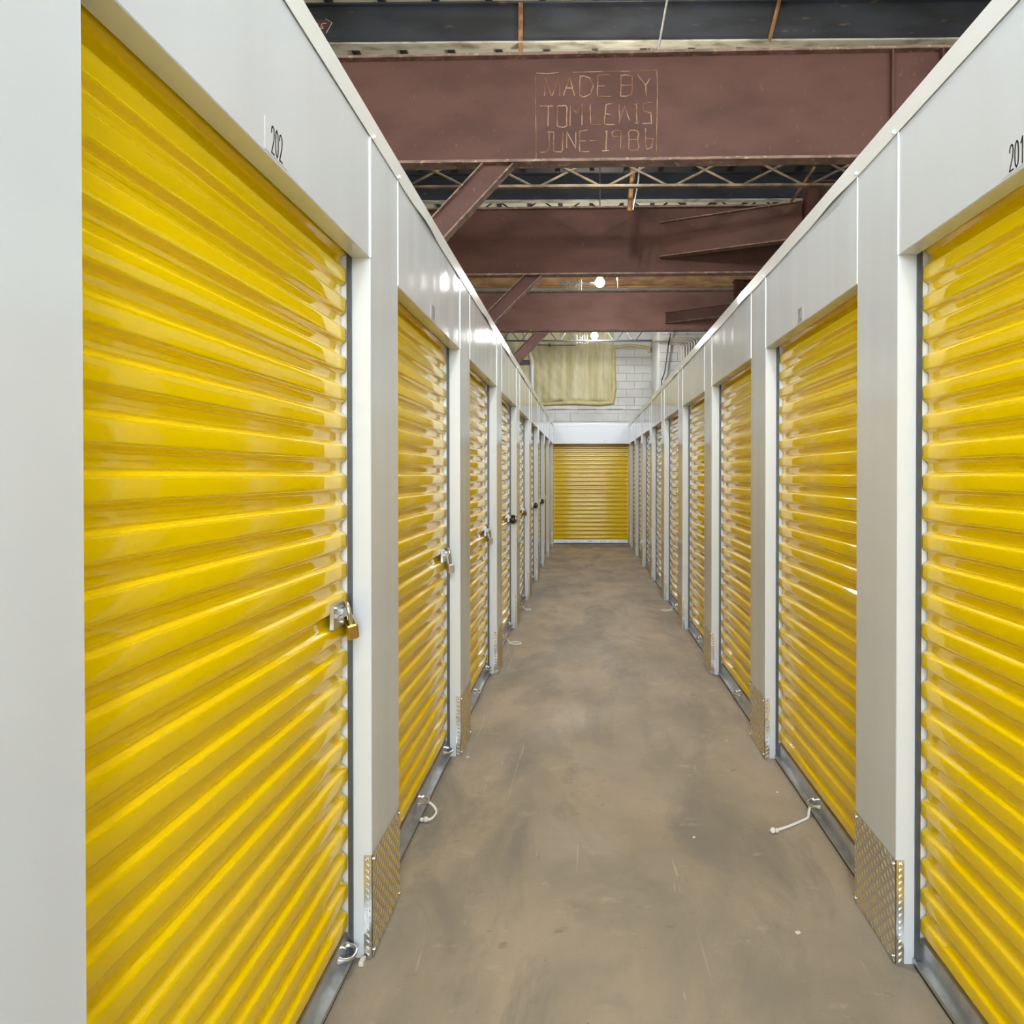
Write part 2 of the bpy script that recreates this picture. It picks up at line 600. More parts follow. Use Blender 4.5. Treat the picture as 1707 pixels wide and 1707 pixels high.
def door_meshes(T, width):
    """shared meshes of one kind of door; T maps (along, depth, height) to local x, y, z"""
    out = {}
    # one corrugation, cut at the middle of its proud flat
    prof = []
    for t, d in ((-.003, 1), (.10, 1), (.145, .96), (.185, .8), (.245, .2), (.285, .04), (.33, 0), (.67, 0), (.715, .04), (.755, .2), (.815, .8), (.855, .96), (.90, 1), (1.003, 1)):
        prof.append((t * PITCH, DC + d * RIB))
    a0, a1 = -width / 2 + .005, width / 2 - .009
    b = MB()
    for z, d in prof:
        b.v.append(T(a0, d, z))
        b.v.append(T(a1, d, z))
    for i in range(len(prof) - 1):
        b.f.append((2 * i, 2 * i + 1, 2 * i + 3, 2 * i + 2))
    n = len(b.v)
    for z, d in prof:
        b.v.append(T(a0, d + .0012, z))
        b.v.append(T(a1, d + .0012, z))
    for i in range(len(prof) - 1):
        b.f.append((n + 2 * i, n + 2 * i + 2, n + 2 * i + 3, n + 2 * i + 1))
        for e in (0, 1):
            b.f.append((2 * i + e, n + 2 * i + e, n + 2 * i + 2 + e, 2 * i + 2 + e))
    out['slat'] = b.mesh('slat', M_YEL, smooth=45)
    for sgn, nm in ((1, 'guide_far'), (-1, 'guide_near')):
        e = sgn * width / 2
        b = MB()
        b.box(e, e - sgn * .010, .0555, .069, .002, OPEN + .08, T)
        g = b.mesh('guide', M_DARKG)
        out[nm] = g
        b = MB()
        b.box(e, e - sgn * .004, .069, .13, .002, OPEN + .08, T)
        out[nm + '_liner'] = b.mesh('guide_liner', M_GALVW)
    b = MB()
    b.box(-width / 2 + .006, width / 2 - .012, .070, .086, .016, .088, T)
    b.box(-width / 2 + .006, width / 2 - .012, .048, .086, .014, .018, T)
    b.box(-width / 2 + .006, width / 2 - .012, .048, .051, .014, .027, T)
    out['bar'] = b.mesh('bottom_bar', M_GALV)
    b = MB()
    b.box(-width / 2 + .004, width / 2 - .010, .052, .088, .001, .014, T)
    out['seal'] = b.mesh('floor_seal', M_RUBBER)
    b = MB()
    P = lambda a, d, z: T(a, d, z)
    path = [(-.034, .070, .056), (-.034, .062, .056), (-.030, .046, .054), (-.018, .036, .052), (0, .033, .051), (.018, .036, .052), (.030, .046, .054), (.034, .062, .056), (.034, .070, .056)]
    b.tube([P(*p) for p in path], [.011, .007, .006, .0055, .0055, .0055, .006, .007, .011], 8)
    b.tube([P(0, .070, .072), P(0, .060, .072)], .008, 8)
    out['handle'] = b.mesh('pull_handle', M_CHROME, smooth=50)
    b = MB()
    b.box(-.055, .03, .060, .071, -.038, .032, T)
    b.box(-.005, .05, .050, .062, -.012, .014, T)
    b.tube([P(-.05, .056, .001), P(.055, .056, .001)], .007, 8)
    b.tube([P(-.035, .071, .02), P(-.035, .055, .02)], .007, 8)
    b.tube([P(.012, .071, -.028), P(.012, .055, -.028)], .006, 8)
    out['latch'] = b.mesh('latch', M_GALV, smooth=40)
    return out


TL = lambda a, d, z: (-d, a, z)
TR = lambda a, d, z: (d, a, z)
TE = lambda a, d, z: (a, d, z)
WE = (XR - XL) + .02
DM = {'L': door_meshes(TL, W), 'R': door_meshes(TR, W), 'E': door_meshes(TE, WE)}


def rope(door, T, pts, knot=None, r=.006):
    b = MB()
    pp = []
    P = [Vector(p) for p in pts]
    for i in range(len(P) - 1):            # Catmull-Rom
        p0, p1, p2, p3 = P[max(i - 1, 0)], P[i], P[i + 1], P[min(i + 2, len(P) - 1)]
        for k in range(6):
            t = k / 6
            pp.append(.5 * ((2 * p1) + (-p0 + p2) * t + (2 * p0 - 5 * p1 + 4 * p2 - p3) * t * t + (-p0 + 3 * p1 - 3 * p2 + p3) * t ** 3))
    pp.append(P[-1])
    b.tube([T(*p) for p in pp], r, 7)
    if knot:
        b.sphere(T(*knot), .0125, 10, 7)
        b.sphere(T(knot[0] + .004, knot[1] + .018, knot[2] - .003), .009, 10, 7)
    o = b.build('pull_rope', M_ROPE, door, smooth=60)
    o['label'] = 'white knotted pull rope' if knot else 'white looped pull rope'


def roll_door(kind, loc, label, group, latch=False, width=W, nslat=24):
    d = empty('roll_up_door', loc)
    tag(d, label, 'door', group)
    d['kind'] = 'thing'
    D = DM[kind]
    for i in range(nslat):
        put('slat', D['slat'], d, (0, 0, .080 + i * PITCH))
    for k in ('guide_far', 'guide_near'):
        g = put('guide', D[k], d)
        put('guide_liner', D[k + '_liner'], g)
    bb = put('bottom_bar', D['bar'], d)
    put('floor_seal', D['seal'], bb)
    put('pull_handle', D['handle'], d, (0, 0, 0))
    T = {'L': TL, 'R': TR, 'E': TE}[kind]
    if kind == 'L':
        put('pull_handle', D['handle'], d, T(width / 2 - .055, 0, 0))
    if latch:
        put('latch', D['latch'], d, T(width / 2 - .095, 0, 1.075))
    return d


ORD = ['first', 'second', 'third', 'fourth', 'fifth', 'sixth', 'seventh', 'eighth', 'ninth']
doorsL, doorsR = [], []
lockkind = {0: 'with brass and chrome padlock', 1: 'with slim silver padlock', 2: 'with silver padlock hanging askew', 3: 'with large round disc lock'}
for k in range(NU):
    if k == 0:
        lb = 'largest yellow roll-up door at the left edge, under number 202'
    else:
        lb = '%s yellow roll-up door from the front on the left' % ORD[k]
        if k in lockkind:
            lb += ', ' + lockkind[k]
    doorsL.append(roll_door('L', (XL, Y0L + S * k - W / 2, 0), lb, 'yellow doors along the left wall', latch=(k < 8)))
for k in range(NU):
    if k == 0:
        lb = 'nearest yellow roll-up door at the right edge, under number 201'
    else:
        lb = '%s yellow roll-up door from the front on the right' % ORD[k]
        if k == 1:
            lb = 'second yellow roll-up door on the right, with a knotted rope on the floor'
    doorsR.append(roll_door('R', (XR, Y0R + S * k - W / 2, 0), lb, 'yellow doors along the right wall'))
de = roll_door('E', ((XL + XR) / 2, YD - .071, 0), 'yellow roll-up door closing the far end of the corridor, seen face on', 'yellow door at the end', width=WE)

# ropes tied to the handles
rope(doorsR[1], TR, [(0, .040, .048), (-.012, .030, .02), (-.03, .02, .006), (-.06, -.02, .006), (-.10, -.08, .006), (-.14, -.15, .007)], (-.147, -.162, .0125))
rope(doorsL[1], TL, [(0, .036, .05), (.006, .02, .035), (.01, .004, .012), (-.02, -.004, .006), (-.06, .004, .006), (-.08, .02, .006)], (-.085, .026, .0125))
rope(doorsL[3], TL, [(0, .036, .05), (.02, .0, .008), (.05, -.03, .006), (.03, -.085, .006), (-.02, -.09, .006), (-.035, -.04, .006), (.0, .02, .006)])
rope(doorsL[4], TL, [(0, .036, .05), (.02, .0, .008), (.04, -.03, .006), (.02, -.06, .006), (-.02, -.05, .006), (-.02, -.01, .006)])
rope(doorsR[4], TR, [(0, .036, .05), (.02, .0, .008), (.05, -.05, .006), (.02, -.10, .006), (-.03, -.09, .006), (-.035, -.02, .006), (.0, .02, .006)])
rope(doorsL[0], TL, [(.30, .036, .03), (.29, .02, .015), (.27, .014, .006), (.24, .02, .006), (.22, .03, .006)], (.245, .012, .0125))

# ------------------------------------------------------------------ padlocks


def padlock(k, body_mat, label, w=.042, h=.036, t=.02, sh=.05, tilt=.2):
    base = Vector((XL - .078, Y0L + S * k - .088, 1.09))
    p = empty('padlock', base)
    p.rotation_euler = (.35, -tilt, .5)
    p.scale = (1.5, 1.5, 1.5)
    tag(p, label, 'padlock', 'locks on the left doors')
    b = MB()
    b.cbox(-t / 2 + .022, t / 2 + .022, -w / 2, w / 2, -sh - h, -sh, .003)
    b.build('body', body_mat, p)
    b = MB()
    r = w * .33
    path = [(.022, -r, -sh - .002), (.022, -r, -r * .9)]
    for i in range(7):
        a = math.pi - math.pi * i / 6
        path.append((.022, r * math.cos(a), -r * .9 + r * math.sin(a)))
    path.append((.022, r, -sh - .002))
    b.tube(path, .0042, 8)
    b.build('shackle', M_CHROME, p, smooth=60)
    return p


def disc_lock(k, label, r=.035):
    base = Vector((XL - .03, Y0L + S * k - .045, 1.055))
    p = empty('disc_lock', base)
    p.rotation_euler = (0, 0, -.5)
    tag(p, label, 'padlock', 'locks on the left doors')
    b = MB()
    n = 24
    prof = [(0, .012), (r * .45, .013), (r * .5, .010), (r * .85, .011), (r, .006), (r, -.006), (r * .85, -.011), (0, -.011)]
    for (rr, yy) in prof:
        for i in range(n):
            a = 2 * math.pi * i / n
            b.v.append((rr * math.cos(a) if rr else 1e-5 * math.cos(a), -yy, rr * math.sin(a) if rr else 1e-5 * math.sin(a)))
    for j in range(len(prof) - 1):
        for i in range(n):
            b.f.append((j * n + i, j * n + (i + 1) % n, (j + 1) * n + (i + 1) % n, (j + 1) * n + i))
    b.build('body', M_DARKSTEEL, p, smooth=40)
    b = MB()
    b.tube([(0, -.012, 0), (0, -.016, 0)], r * .3, 14)
    b.build('keyway', M_CHROME, p, smooth=40)
    b = MB()
    path = [(r * .7 * math.cos(a), 0, r * .7 * math.sin(a)) for a in [math.pi * (.6 + .8 * i / 8) for i in range(9)]]
    path = [(x - .012, y, z) for x, y, z in path]
    b.tube(path, .005, 8)
    b.build('shackle', M_CHROME, p, smooth=60)
    return p


padlock(0, M_BRASS, 'brass and chrome padlock on the nearest left door', w=.046, h=.034, t=.022, sh=.036)
padlock(1, M_SILVER, 'slim silver padlock on the second left door')
padlock(2, M_SILVER, 'silver padlock hanging askew on the third left door')
disc_lock(3, 'largest round dark disc lock, on the fourth left door', .042)
padlock(4, M_BRASS, 'small dull brass padlock on the fifth left door', w=.04, h=.032, sh=.03)
disc_lock(5, 'round dark disc lock on the sixth left door', .038)
disc_lock(6, 'farthest round disc lock, on the seventh left door', .038)

# ------------------------------------------------------------------ roof: liner panels and ribs
ZR = 6.70
ce = empty('ceiling', (0, 0, ZR))
struct(ce, 'roof of cream and dark liner panels between ribs')
rows = [(-5.5, -2, M_CREAM), (-2, 1.5, M_CREAM), (1.5, 5, M_CREAM), (5, 9.4, M_CREAM), (9.4, 12.5, M_ROOFD), (12.5, 15.2, M_CREAM), (15.2, 18.4, M_ROOFD)]
px_w = .5875
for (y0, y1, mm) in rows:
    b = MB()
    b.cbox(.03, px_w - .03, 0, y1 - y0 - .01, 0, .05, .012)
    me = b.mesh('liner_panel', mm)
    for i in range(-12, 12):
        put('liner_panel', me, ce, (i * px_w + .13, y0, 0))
b = MB()
b.box(-.035, .035, -5.5, 18.4, -.05, .06)
me = b.mesh('roof_rib', M_BLACK)
for i in range(-12, 13):
    put('roof_rib', me, ce, (i * px_w + .13, 0, 0))
b = MB()
b.box(-7.2, 7.2, -5.5, 18.5, .07, .12)
b.build('roof_sheet', M_ROOFD, ce)

# ------------------------------------------------------------------ masonry behind the end of the corridor
YB = 17.4
ZT = ZR
wb = empty('wall_back', (0, YB, 0))
struct(wb, 'white painted block wall far behind the end door')
b = MB()
b.box(-9, 9, .03, .2, 0, ZT - .06)
b.build('mortar_bed', M_MORTAR, wb)
BW, BH, J = .40, .2, .005
b = MB()
b.cbox(J / 2, BW - J / 2, 0, .035, J / 2, BH - J / 2, .004)
ME_BLOCK = b.mesh('block', M_BLOCK)
b = MB()
b.cbox(J / 2, BW / 2 - J / 2, 0, .035, J / 2, BH - J / 2, .004)
ME_HALF = b.mesh('block', M_BLOCK)
for r in range(11, 23):
    z = r * BH + .02
    off = (r % 2) * BW / 2
    for i in range(-8, 6):
        put('block', ME_BLOCK, wb, (-.35 + off + i * BW, -.005 * ((i * 7 + r * 3) % 3) / 3, z))
# the fill above and beside the counted blocks
b = MB()
b.box(-9, -3.8, -.002, .03, 0, ZT - .06)
b.box(2.1, 9, -.002, .03, 0, ZT - .06)
b.box(-3.8, 2.1, -.002, .03, 0, 2.2)
b.box(-3.8, 2.1, -.002, .03, 4.64, ZT - .06)
b.build('plain_face', M_BLOCK, wb)
# ledge line under the foam, its thin shadow and stain put into the colour
zl = at(960, 682, YB).z
b = MB()
b.box(-2.6, 1.62, -.03, -.008, zl - .012, zl + .006)
b.build('shadow_stain_ledge', mat('shadow_stain_ledge', (.30, .28, .22), .8, col2=(.55, .54, .5), nscale=(3, 3, 3), lo=.45, hi=.55), wb)
# drip stains below the ledge
b = MB()
for px, l in ((926, .20), (931, .11), (943, .07), (1000, .05)):
    p = at(px, 684, YB)
    b.box(p.x - .010, p.x + .010, -.0105, -.0075, zl - l, zl - .01)
b.build('drip_stain', M_MORTAR, wb)

# sprayed foam over the upper left of that wall
rnd = random.Random(11)
cols = [rnd.random() for _ in range(400)]


def foam_h(x, z):
    i = (x + 5) * 11
    k = int(i) % 400
    t = i - int(i)
    t = t * t * (3 - 2 * t)
    v = cols[k] * (1 - t) + cols[(k + 1) % 400] * t
    return .05 + .045 * v + .012 * math.sin(z * 9 + k) + .008 * math.sin(z * 23 + k * 2.3)


fx0, fx1 = -3.6, at(1023, 620, YB).x
fz0, fz1 = at(950, 671, YB).z, at(950, 560, YB).z + .9
b = MB()
nx, nz = 110, 60
for j in range(nz + 1):
    for i in range(nx + 1):
        x = fx0 + (fx1 - fx0) * i / nx
        z = fz0 + (fz1 - fz0) * j / nz
        if j == 0:
            z += .04 * math.sin(x * 7) + .03 * math.sin(x * 17)
        e = min(1, (nx - i) / 2, j / 2)
        b.v.append((x, -.012 - foam_h(x, z) * e, z))
for j in range(nz):
    for i in range(nx):
        a = j * (nx + 1) + i
        b.f.append((a, a + 1, a + nx + 2, a + nx + 1))
fo = b.build('spray_foam', M_FOAM, wb, smooth=60)
fo['label'] = 'rough yellow sprayed foam insulation'
b = MB()
pts = [(at(905, 674, YB)), (at(960, 671, YB)), (at(1000, 673, YB)), (at(1022, 671, YB)), (at(1025, 650, YB)), (at(1024, 620, YB)), (at(1024, 590, YB)), (at(1026, 579, YB)), (at(1050, 576, YB)), (at(1072, 578, YB)), (at(1083, 581, YB)), (at(1084, 588, YB))]
b.tube([(p.x - .02, -.035, p.z) for p in pts], [.04, .05, .06, .06, .055, .055, .05, .04, .032, .03, .045, .045], 8)
fb = b.build('foam_border', M_FOAMD, wb, smooth=60)
fb['label'] = 'darker yellow foam bead along the patch edge'

# sides of the hall, behind the units
for nm, x0, lb in (('wall_hall_left', -7.2, 'pale block side wall of the hall, left'), ('wall_hall_right', 7.0, 'pale block side wall of the hall, right')):
    b = MB()
    b.box(x0, x0 + .2, -5.5, YB, 0, ZR + .06)
    struct(b.build(nm, M_BLOCK), lb)

# block wall standing out on the right of it
YR = 15.6
xc = at(1100, 640, YR).x
wr = empty('wall_back_right', (xc, YR, 0))
struct(wr, 'bright white block wall standing forward on the right')
b = MB()
b.box(.0, 4.5, .03, YB - YR, 0, 5.0)
b.build('mortar_bed', M_MORTAR, wr)
for r in range(11, 24):
    z = r * BH + .02
    off = (r % 2) * BW / 2
    for i in range(0, 5):
        if i == 0 and off:
            put('block', ME_HALF, wr, (0, 0, z))
        put('block', ME_BLOCK, wr, (off + i * BW, -.004 * ((i * 5 + r) % 3) / 3, z))
b = MB()
b.box(2.2, 4.5, -.002, .03, 0, 5.0)
b.box(0, 2.2, -.002, .03, 0, 2.2)
b.box(0, 2.2, -.002, .03, 4.82, 5.0)
b.build('plain_face', M_BLOCK, wr)
b = MB()
b.box(-.012, .002, .0, YB - YR, 0, 5.0)
b.build('corner_face', M_BLOCK, wr)

# ------------------------------------------------------------------ steel girders
GA = math.radians(-1.9)       # the frames stand slightly askew to the corridor


def girder(yc, zb, zt, label, fl_w=.14, ln=5.6, stiff=(), mw=M_RED):
    g = empty('steel_girder', (0, yc + fl_w / 2, zb), GA)
    tag(g, label, 'girder', 'rusty red girders across the corridor')
    h = zt - zb
    b = MB()
    b.box(-ln, ln, -.006, .006, .024, h - .024)
    b.build('web', mw, g)
    b = MB()
    b.cbox(-ln, ln, -fl_w / 2, fl_w / 2, 0, .025, .003)
    b.build('bottom_flange', M_REDFL, g)
    b = MB()
    b.cbox(-ln, ln, -fl_w / 2, fl_w / 2, h - .025, h, .003)
    b.build('top_flange', M_REDFL, g)
    for x in stiff:
        b = MB()
        b.box(x - .008, x + .008, -fl_w / 2 + .004, -.006, .025, h - .025)
        b.build('stiffener', M_RED, g)
    return g


ZB = 4.174
g1 = girder(6.0, ZB, 5.114, 'nearest rusty red girder with welded lettering on its web', stiff=(2.62, 3.04, -2.25))
g2 = girder(9.38, ZB, 5.09, 'middle dark red girder behind the lettered one')
g3 = girder(13.05, ZB, 4.93, 'farthest pinkish red girder, coloured as brightly lit, above the end wall', mw=M_RED3)

# welded lettering, strokes read in the photograph at the web of the nearest girder
YWEB = 6.0 + .07 - .006
inv = g1.matrix_basis.inverted()


def wp(cx_, cy_):
    p = at(880 + cx_ / 7.42, 80 + cy_ / 7.42, YWEB)
    # slide the point onto the askew web plane
    q = inv @ p
    return (q.x, -.0075, q.z)


LET = [
    ('M', [[(205, 585), (215, 360), (290, 590)], [(300, 585), (375, 365), (392, 590)]]),
    ('A', [[(440, 590), (515, 360), (578, 590)], [(470, 493), (545, 497)]]),
    ('D', [[(645, 350), (640, 590), (690, 610), (770, 575), (808, 470), (770, 380), (700, 350), (645, 350)]]),
    ('E', [[(1020, 343), (960, 335), (862, 350), (860, 605), (1035, 610)], [(865, 475), (948, 475)]]),
    ('B', [[(1150, 350), (1145, 605), (1215, 612), (1285, 590), (1292, 480), (1285, 360), (1200, 345), (1150, 350)], [(1150, 472), (1290, 472)]]),
    ('Y', [[(1355, 345), (1455, 475)], [(1505, 395), (1455, 475), (1462, 605)]]),
    ('T', [[(150, 712), (315, 715)], [(250, 715), (248, 958)]]),
    ('O', [[(375, 712), (470, 710), (483, 740), (478, 960), (450, 980), (370, 968), (360, 940), (365, 735), (375, 712)]]),
    ('M', [[(522, 958), (525, 715), (598, 805), (672, 700), (668, 955)]]),
    ('L', [[(770, 700), (778, 945), (800, 958), (905, 958)]]),
    ('E', [[(1065, 700), (965, 702), (945, 950), (1075, 955)], [(955, 825), (1020, 828)]]),
    ('W', [[(1130, 705), (1128, 940), (1195, 730), (1258, 910)]]),
    ('I', [[(1300, 708), (1368, 705)], [(1345, 705), (1345, 940)], [(1320, 942), (1362, 940)]]),
    ('S', [[(1530, 695), (1428, 705), (1430, 795), (1520, 820), (1530, 950), (1415, 950)]]),
    ('J', [[(240, 1040), (320, 1038)], [(262, 1045), (262, 1225), (235, 1280), (150, 1285)]]),
    ('U', [[(320, 1045), (318, 1260), (340, 1282), (410, 1282), (430, 1255), (432, 1045)]]),
    ('N', [[(480, 1235), (485, 1040), (590, 1240), (592, 1045)]]),
    ('E', [[(735, 1020), (640, 1030), (640, 1280), (760, 1285)], [(650, 1155), (720, 1155)]]),
    ('-', [[(765, 1148), (850, 1150)]]),
    ('1', [[(955, 1050), (975, 1030), (965, 1275)], [(915, 1278), (1000, 1275)]]),
    ('9', [[(1150, 1105), (1050, 1105), (1040, 1050), (1070, 1030), (1145, 1035), (1150, 1105), (1145, 1275)]]),
    ('8', [[(1250, 1150), (1240, 1060), (1270, 1030), (1350, 1035), (1365, 1070), (1355, 1145), (1250, 1150), (1245, 1260), (1270, 1280), (1355, 1275), (1370, 1240), (1355, 1150)]]),
    ('6', [[(1450, 1010), (1455, 1190), (1470, 1265), (1530, 1250), (1545, 1140), (1465, 1135)]]),
]
for ch, pls in LET:
    b = MB()
    for pl in pls:
        pts = []
        for (p, q) in zip(pl[:-1], pl[1:]):
            for k in range(3):
                t = k / 3
                pts.append((p[0] + (q[0] - p[0]) * t + random.uniform(-3, 3), p[1] + (q[1] - p[1]) * t + random.uniform(-3, 3)))
        pts.append(pl[-1])
        b.tube([wp(*p) for p in pts], .0052, 6)
    o = b.build('weld_letter', M_WELD, g1, smooth=60)
b = MB()
for pl in ([(100, 300), (250, 310), (380, 298)], [(560, 300), (900, 297), (1250, 300), (1590, 292)], [(1592, 300), (1598, 500), (1595, 800), (1590, 1100), (1588, 1350)], [(95, 330), (92, 700), (100, 1100), (100, 1350)]):
    b.tube([wp(*p) for p in pl], .003, 6)
b.build('weld_outline', M_WELD, g1, smooth=60)

# knee braces on the left


def ibeam(name, p, q, depth_axis, depth, fw, t, m_web, m_fl, mitre=False):
    """I-section from p to q; depth_axis is the direction across the web"""
    p, q = Vector(p), Vector(q)
    d = (q - p).normalized()
    v = (Vector(depth_axis) - d * Vector(depth_axis).dot(d)).normalized()
    w = d.cross(v).normalized()
    L = (q - p).length
    root = empty(name, p)

    def bar(nm, v0, v1, w0, w1, mm):
        b = MB()
        vs = []
        for a in (0, L):
            for x in (v0, v1):
                for y in (w0, w1):
                    k = -(v.z * x + w.z * y) / d.z if mitre and a == 0 else a
                    vs.append(d * k + v * x + w * y)
        b.add(vs, [(0, 1, 3, 2), (4, 6, 7, 5), (0, 4, 5, 1), (2, 3, 7, 6), (0, 2, 6, 4), (1, 5, 7, 3)])
        b.build(nm, mm, root)
    bar('web', -depth / 2, depth / 2, -t / 2, t / 2, m_web)
    bar('flange', depth / 2 - t, depth / 2, -fw / 2, fw / 2, m_fl)
    bar('flange', -depth / 2, -depth / 2 + t, -fw / 2, fw / 2, m_fl)
    return root


def gy(yc, x):
    return yc + .07 + math.tan(GA) * x


for yc, (tx, ty), (bx_, by_), dep, lb in (
        (6.0, (826, 281), (733, 381), .205, 'large rusty knee brace under the lettered girder'),
        (9.38, (885, 464), (822, 527), .175, 'dark rusty knee brace under the middle girder'),
        (13.05, (903, 555), (861, 598), .185, 'small pinkish knee brace under the farthest girder')):
    yb = gy(yc, -.75)
    p = at(tx, ty, yb)
    q = at(bx_, by_, yb)
    d = (q - p).normalized()
    p = p - d * ((p.z - ZB) / -d.z if d.z else 0) * -1 if False else p + d * ((ZB - p.z) / d.z)
    q = p + d * 2.1
    p.z -= .001
    r = ibeam('knee_brace', p, q, (1, 0, 1), dep, .11, .012, M_RED3 if yc > 13 else M_RED, M_REDFL, True)  # farthest brace takes the same painted-in lit tone as its girder
    tag(r, lb, 'brace', 'knee braces on the left')
    # the post it foots on, behind the left units
    c = empty('steel_post', (q.x - .20, q.y, 0))
    tag(c, {6.0: 'red steel post at the foot of the large knee brace', 9.38: 'red steel post at the foot of the middle knee brace', 13.05: 'red steel post at the foot of the smallest knee brace'}[yc], 'post', 'steel posts behind the left units')
    for nm, x0, x1, yy in (('web', -.1, .1, .006), ('flange', -.112, -.1, .07), ('flange', .1, .112, .07)):
        b = MB()
        b.box(x0, x1, -yy, yy, 0, ZB - .002)
        b.build(nm, M_RED, c)

# level diagonal braces and posts on the right
for (yc, sx, ty, by_, ex, ratio, lb, lp) in (
        (9.38, 1101, 372, 430, 1337, 1.086, 'level diagonal brace running from the middle girder to the right', 'red steel post where the level brace of the middle girder ends'),
        (13.05, 1110, 521, 540, 1222, 1.055, 'level diagonal brace running from the farthest girder to the right', 'red steel post beside the farthest girder on the right')):
    y1 = gy(yc, 1.2) - .02
    p1 = at(sx, (ty + by_) / 2, y1)
    zt_, zb_ = at(sx, ty, y1).z, at(sx, by_, y1).z
    y2 = y1 / ratio
    p2 = at(ex, 400, y2)
    p2.z = p1.z
    r = ibeam('level_brace', p1, p2, (0, 0, 1), zt_ - zb_, .12, .012, M_RED, M_REDFL)
    tag(r, lb, 'brace', 'level braces on the right')
    c = empty('steel_post', (p2.x + .02, p2.y - .05, 0))
    tag(c, lp, 'post', 'steel posts behind the right units')
    zt2 = 5.06 if yc < 10 else 4.9
    for nm, x0, x1, ya, yb_ in (('flange', 0, .15, -.06, -.045), ('side_plate', 0, .014, -.045, .1), ('web', .15, .62, 0.0, .012), ('flange', .62, .634, -.06, .09)):
        b = MB()
        b.box(x0, x1, ya, yb_, 0, zt2)
        b.build(nm, M_RED, c)
    b = MB()
    b.box(-.02, .66, -.09, .12, zt2, zt2 + .014)
    b.build('cap_plate', M_RED, c)
    if yc < 10:
        b = MB()
        a_, z_ = at(1318, 338, p2.y - .2), at(1358, 278, p2.y - .2)
        o = ibeam('rust_strap', a_, z_, (1, 0, 0), .03, .03, .006, M_RUST, M_RUST)
        tag(o, 'thin rusty strap slanting up beside the right post', 'strap')

# ------------------------------------------------------------------ roof beams


def roof_beam(y, zb, zt, label, mw=M_BLUE, mf=M_BLUEFL, fwid=.12, ln=6.5):
    g = empty('roof_beam', (0, y, zb), GA * .5)
    tag(g, label, 'beam', 'beams under the roof')
    h = zt - zb
    b = MB()
    b.box(-ln, ln, -.006, .006, .02, h - .02)
    b.build('web', mw, g)
    b = MB()
    b.cbox(-ln, ln, -fwid / 2, fwid / 2, 0, .02, .003)
    b.build('bottom_flange', mf, g)
    b = MB()
    b.cbox(-ln, ln, -fwid / 2, fwid / 2, h - .02, h, .003)
    b.build('top_flange', mw, g)
    return g


zbb = at(977, 71, 7.55).z
rb1 = roof_beam(7.6, zbb, zbb + .45, 'blue black roof beam above the lettered girder, with pale lower flange')
p = at(867, 40, 7.5)
b = MB()
b.box(p.x - .022, p.x + .022, -.058, -.006, -.10, .43)
b.build('stiffener', M_RUST, rb1)
b = MB()
q0, q1 = at(1283, 66, 7.5), at(1300, 4, 7.5)
b.tube([(q0.x, -.05, .0), (q1.x, -.05, .43)], .022, 6)
b.build('rust_brace', M_RUST, rb1)
# dark red diamond mark with chalk writing on the web
iv1 = rb1.matrix_basis.inverted()


def rbp(px, py, off=-.0075):
    q = iv1 @ at(px, py, 7.594)
    return (q.x, off, q.z)


b = MB()
dm = [(532, 27), (551, 34), (541, 51), (520, 45), (512, 34)]
b.v = [rbp(*p, off=-.0068) for p in dm] + [rbp(*p, off=-.0058) for p in dm]
b.f = [(0, 1, 2, 3, 4), (9, 8, 7, 6, 5)] + [(i, (i + 1) % 5, 5 + (i + 1) % 5, 5 + i) for i in range(5)]
b.build('painted_diamond', M_PAINTR, rb1)
b = MB()
for pl in ([(540, 27), (551, 33.5), (541, 51)], [(541, 34), (534, 35), (532, 39), (536, 40), (535, 43), (530, 42)], [(524, 36), (527, 34.5), (528, 37), (525, 38), (524, 36)]):
    b.tube([rbp(*p) for p in pl], .0035, 5)
b.build('chalk_mark', M_CHALK, rb1)
roof_beam(11.9, 6.13, 6.60, 'blue black roof beam glimpsed between the two nearer girders')
roof_beam(3.2, 6.13, 6.60, 'blue black roof beam above the front of the corridor')
zo = at(1100, 479, 16.5).z
roof_beam(16.5, zo, zo + .30, 'rust orange roof beam glimpsed above the farthest girder', M_ORANGE, M_ORANGE, .1)

# ------------------------------------------------------------------ bar joists


def joist(y, zb, h, period, x_off, label, m_ch, m_d, slope=.52, x0=-4.6, x1=4.6, r=.014):
    j = empty('bar_joist', (0, y, zb), GA * .5)
    tag(j, label, 'joist', 'open web joists')
    b = MB()
    b.box(x0, x1, -.03, .03, 0, .028)
    b.build('bottom_chord', m_ch, j)
    b = MB()
    b.box(x0, x1, -.03, .03, h - .028, h)
    b.build('top_chord', m_ch, j)
    run = h / slope
    n = int((x1 - x0) / period)
    for i in range(-1, n):
        xa = x0 + x_off + i * period
        for sg in (-1, 1):
            xb = xa + sg * run
            xs = xa + sg * .03
            if min(xs, xb) < x0 or max(xs, xb) > x1:
                continue
            b = MB()
            b.tube([(xs, sg * .012, .014), (xb, sg * .012, h - .014)], r, 6)
            b.build('web_bar', m_d, j)
    return j


zj = at(977, 313, 8.0).z
xj = at(1005, 313, 8.0).x
joist(8.0, zj, .52, .772, (xj + 4.6) % .772, 'tan open web joist with crossed bars behind the lettered girder', M_JOIST, M_JOIST)
joist(12.7, 6.22, .42, .8, .2, 'dark open web joist above the middle girder', M_BLACK, M_BLACK, slope=.7)
zj3 = at(977, 569, 15.4).z
joist(15.4, zj3, .36, .42, .1, 'small dark open web joist in front of the foam wall', M_DARKG, M_DARKG, slope=1.3, r=.011, x0=-6.98, x1=1.5)

# ------------------------------------------------------------------ pipes, rods and cables


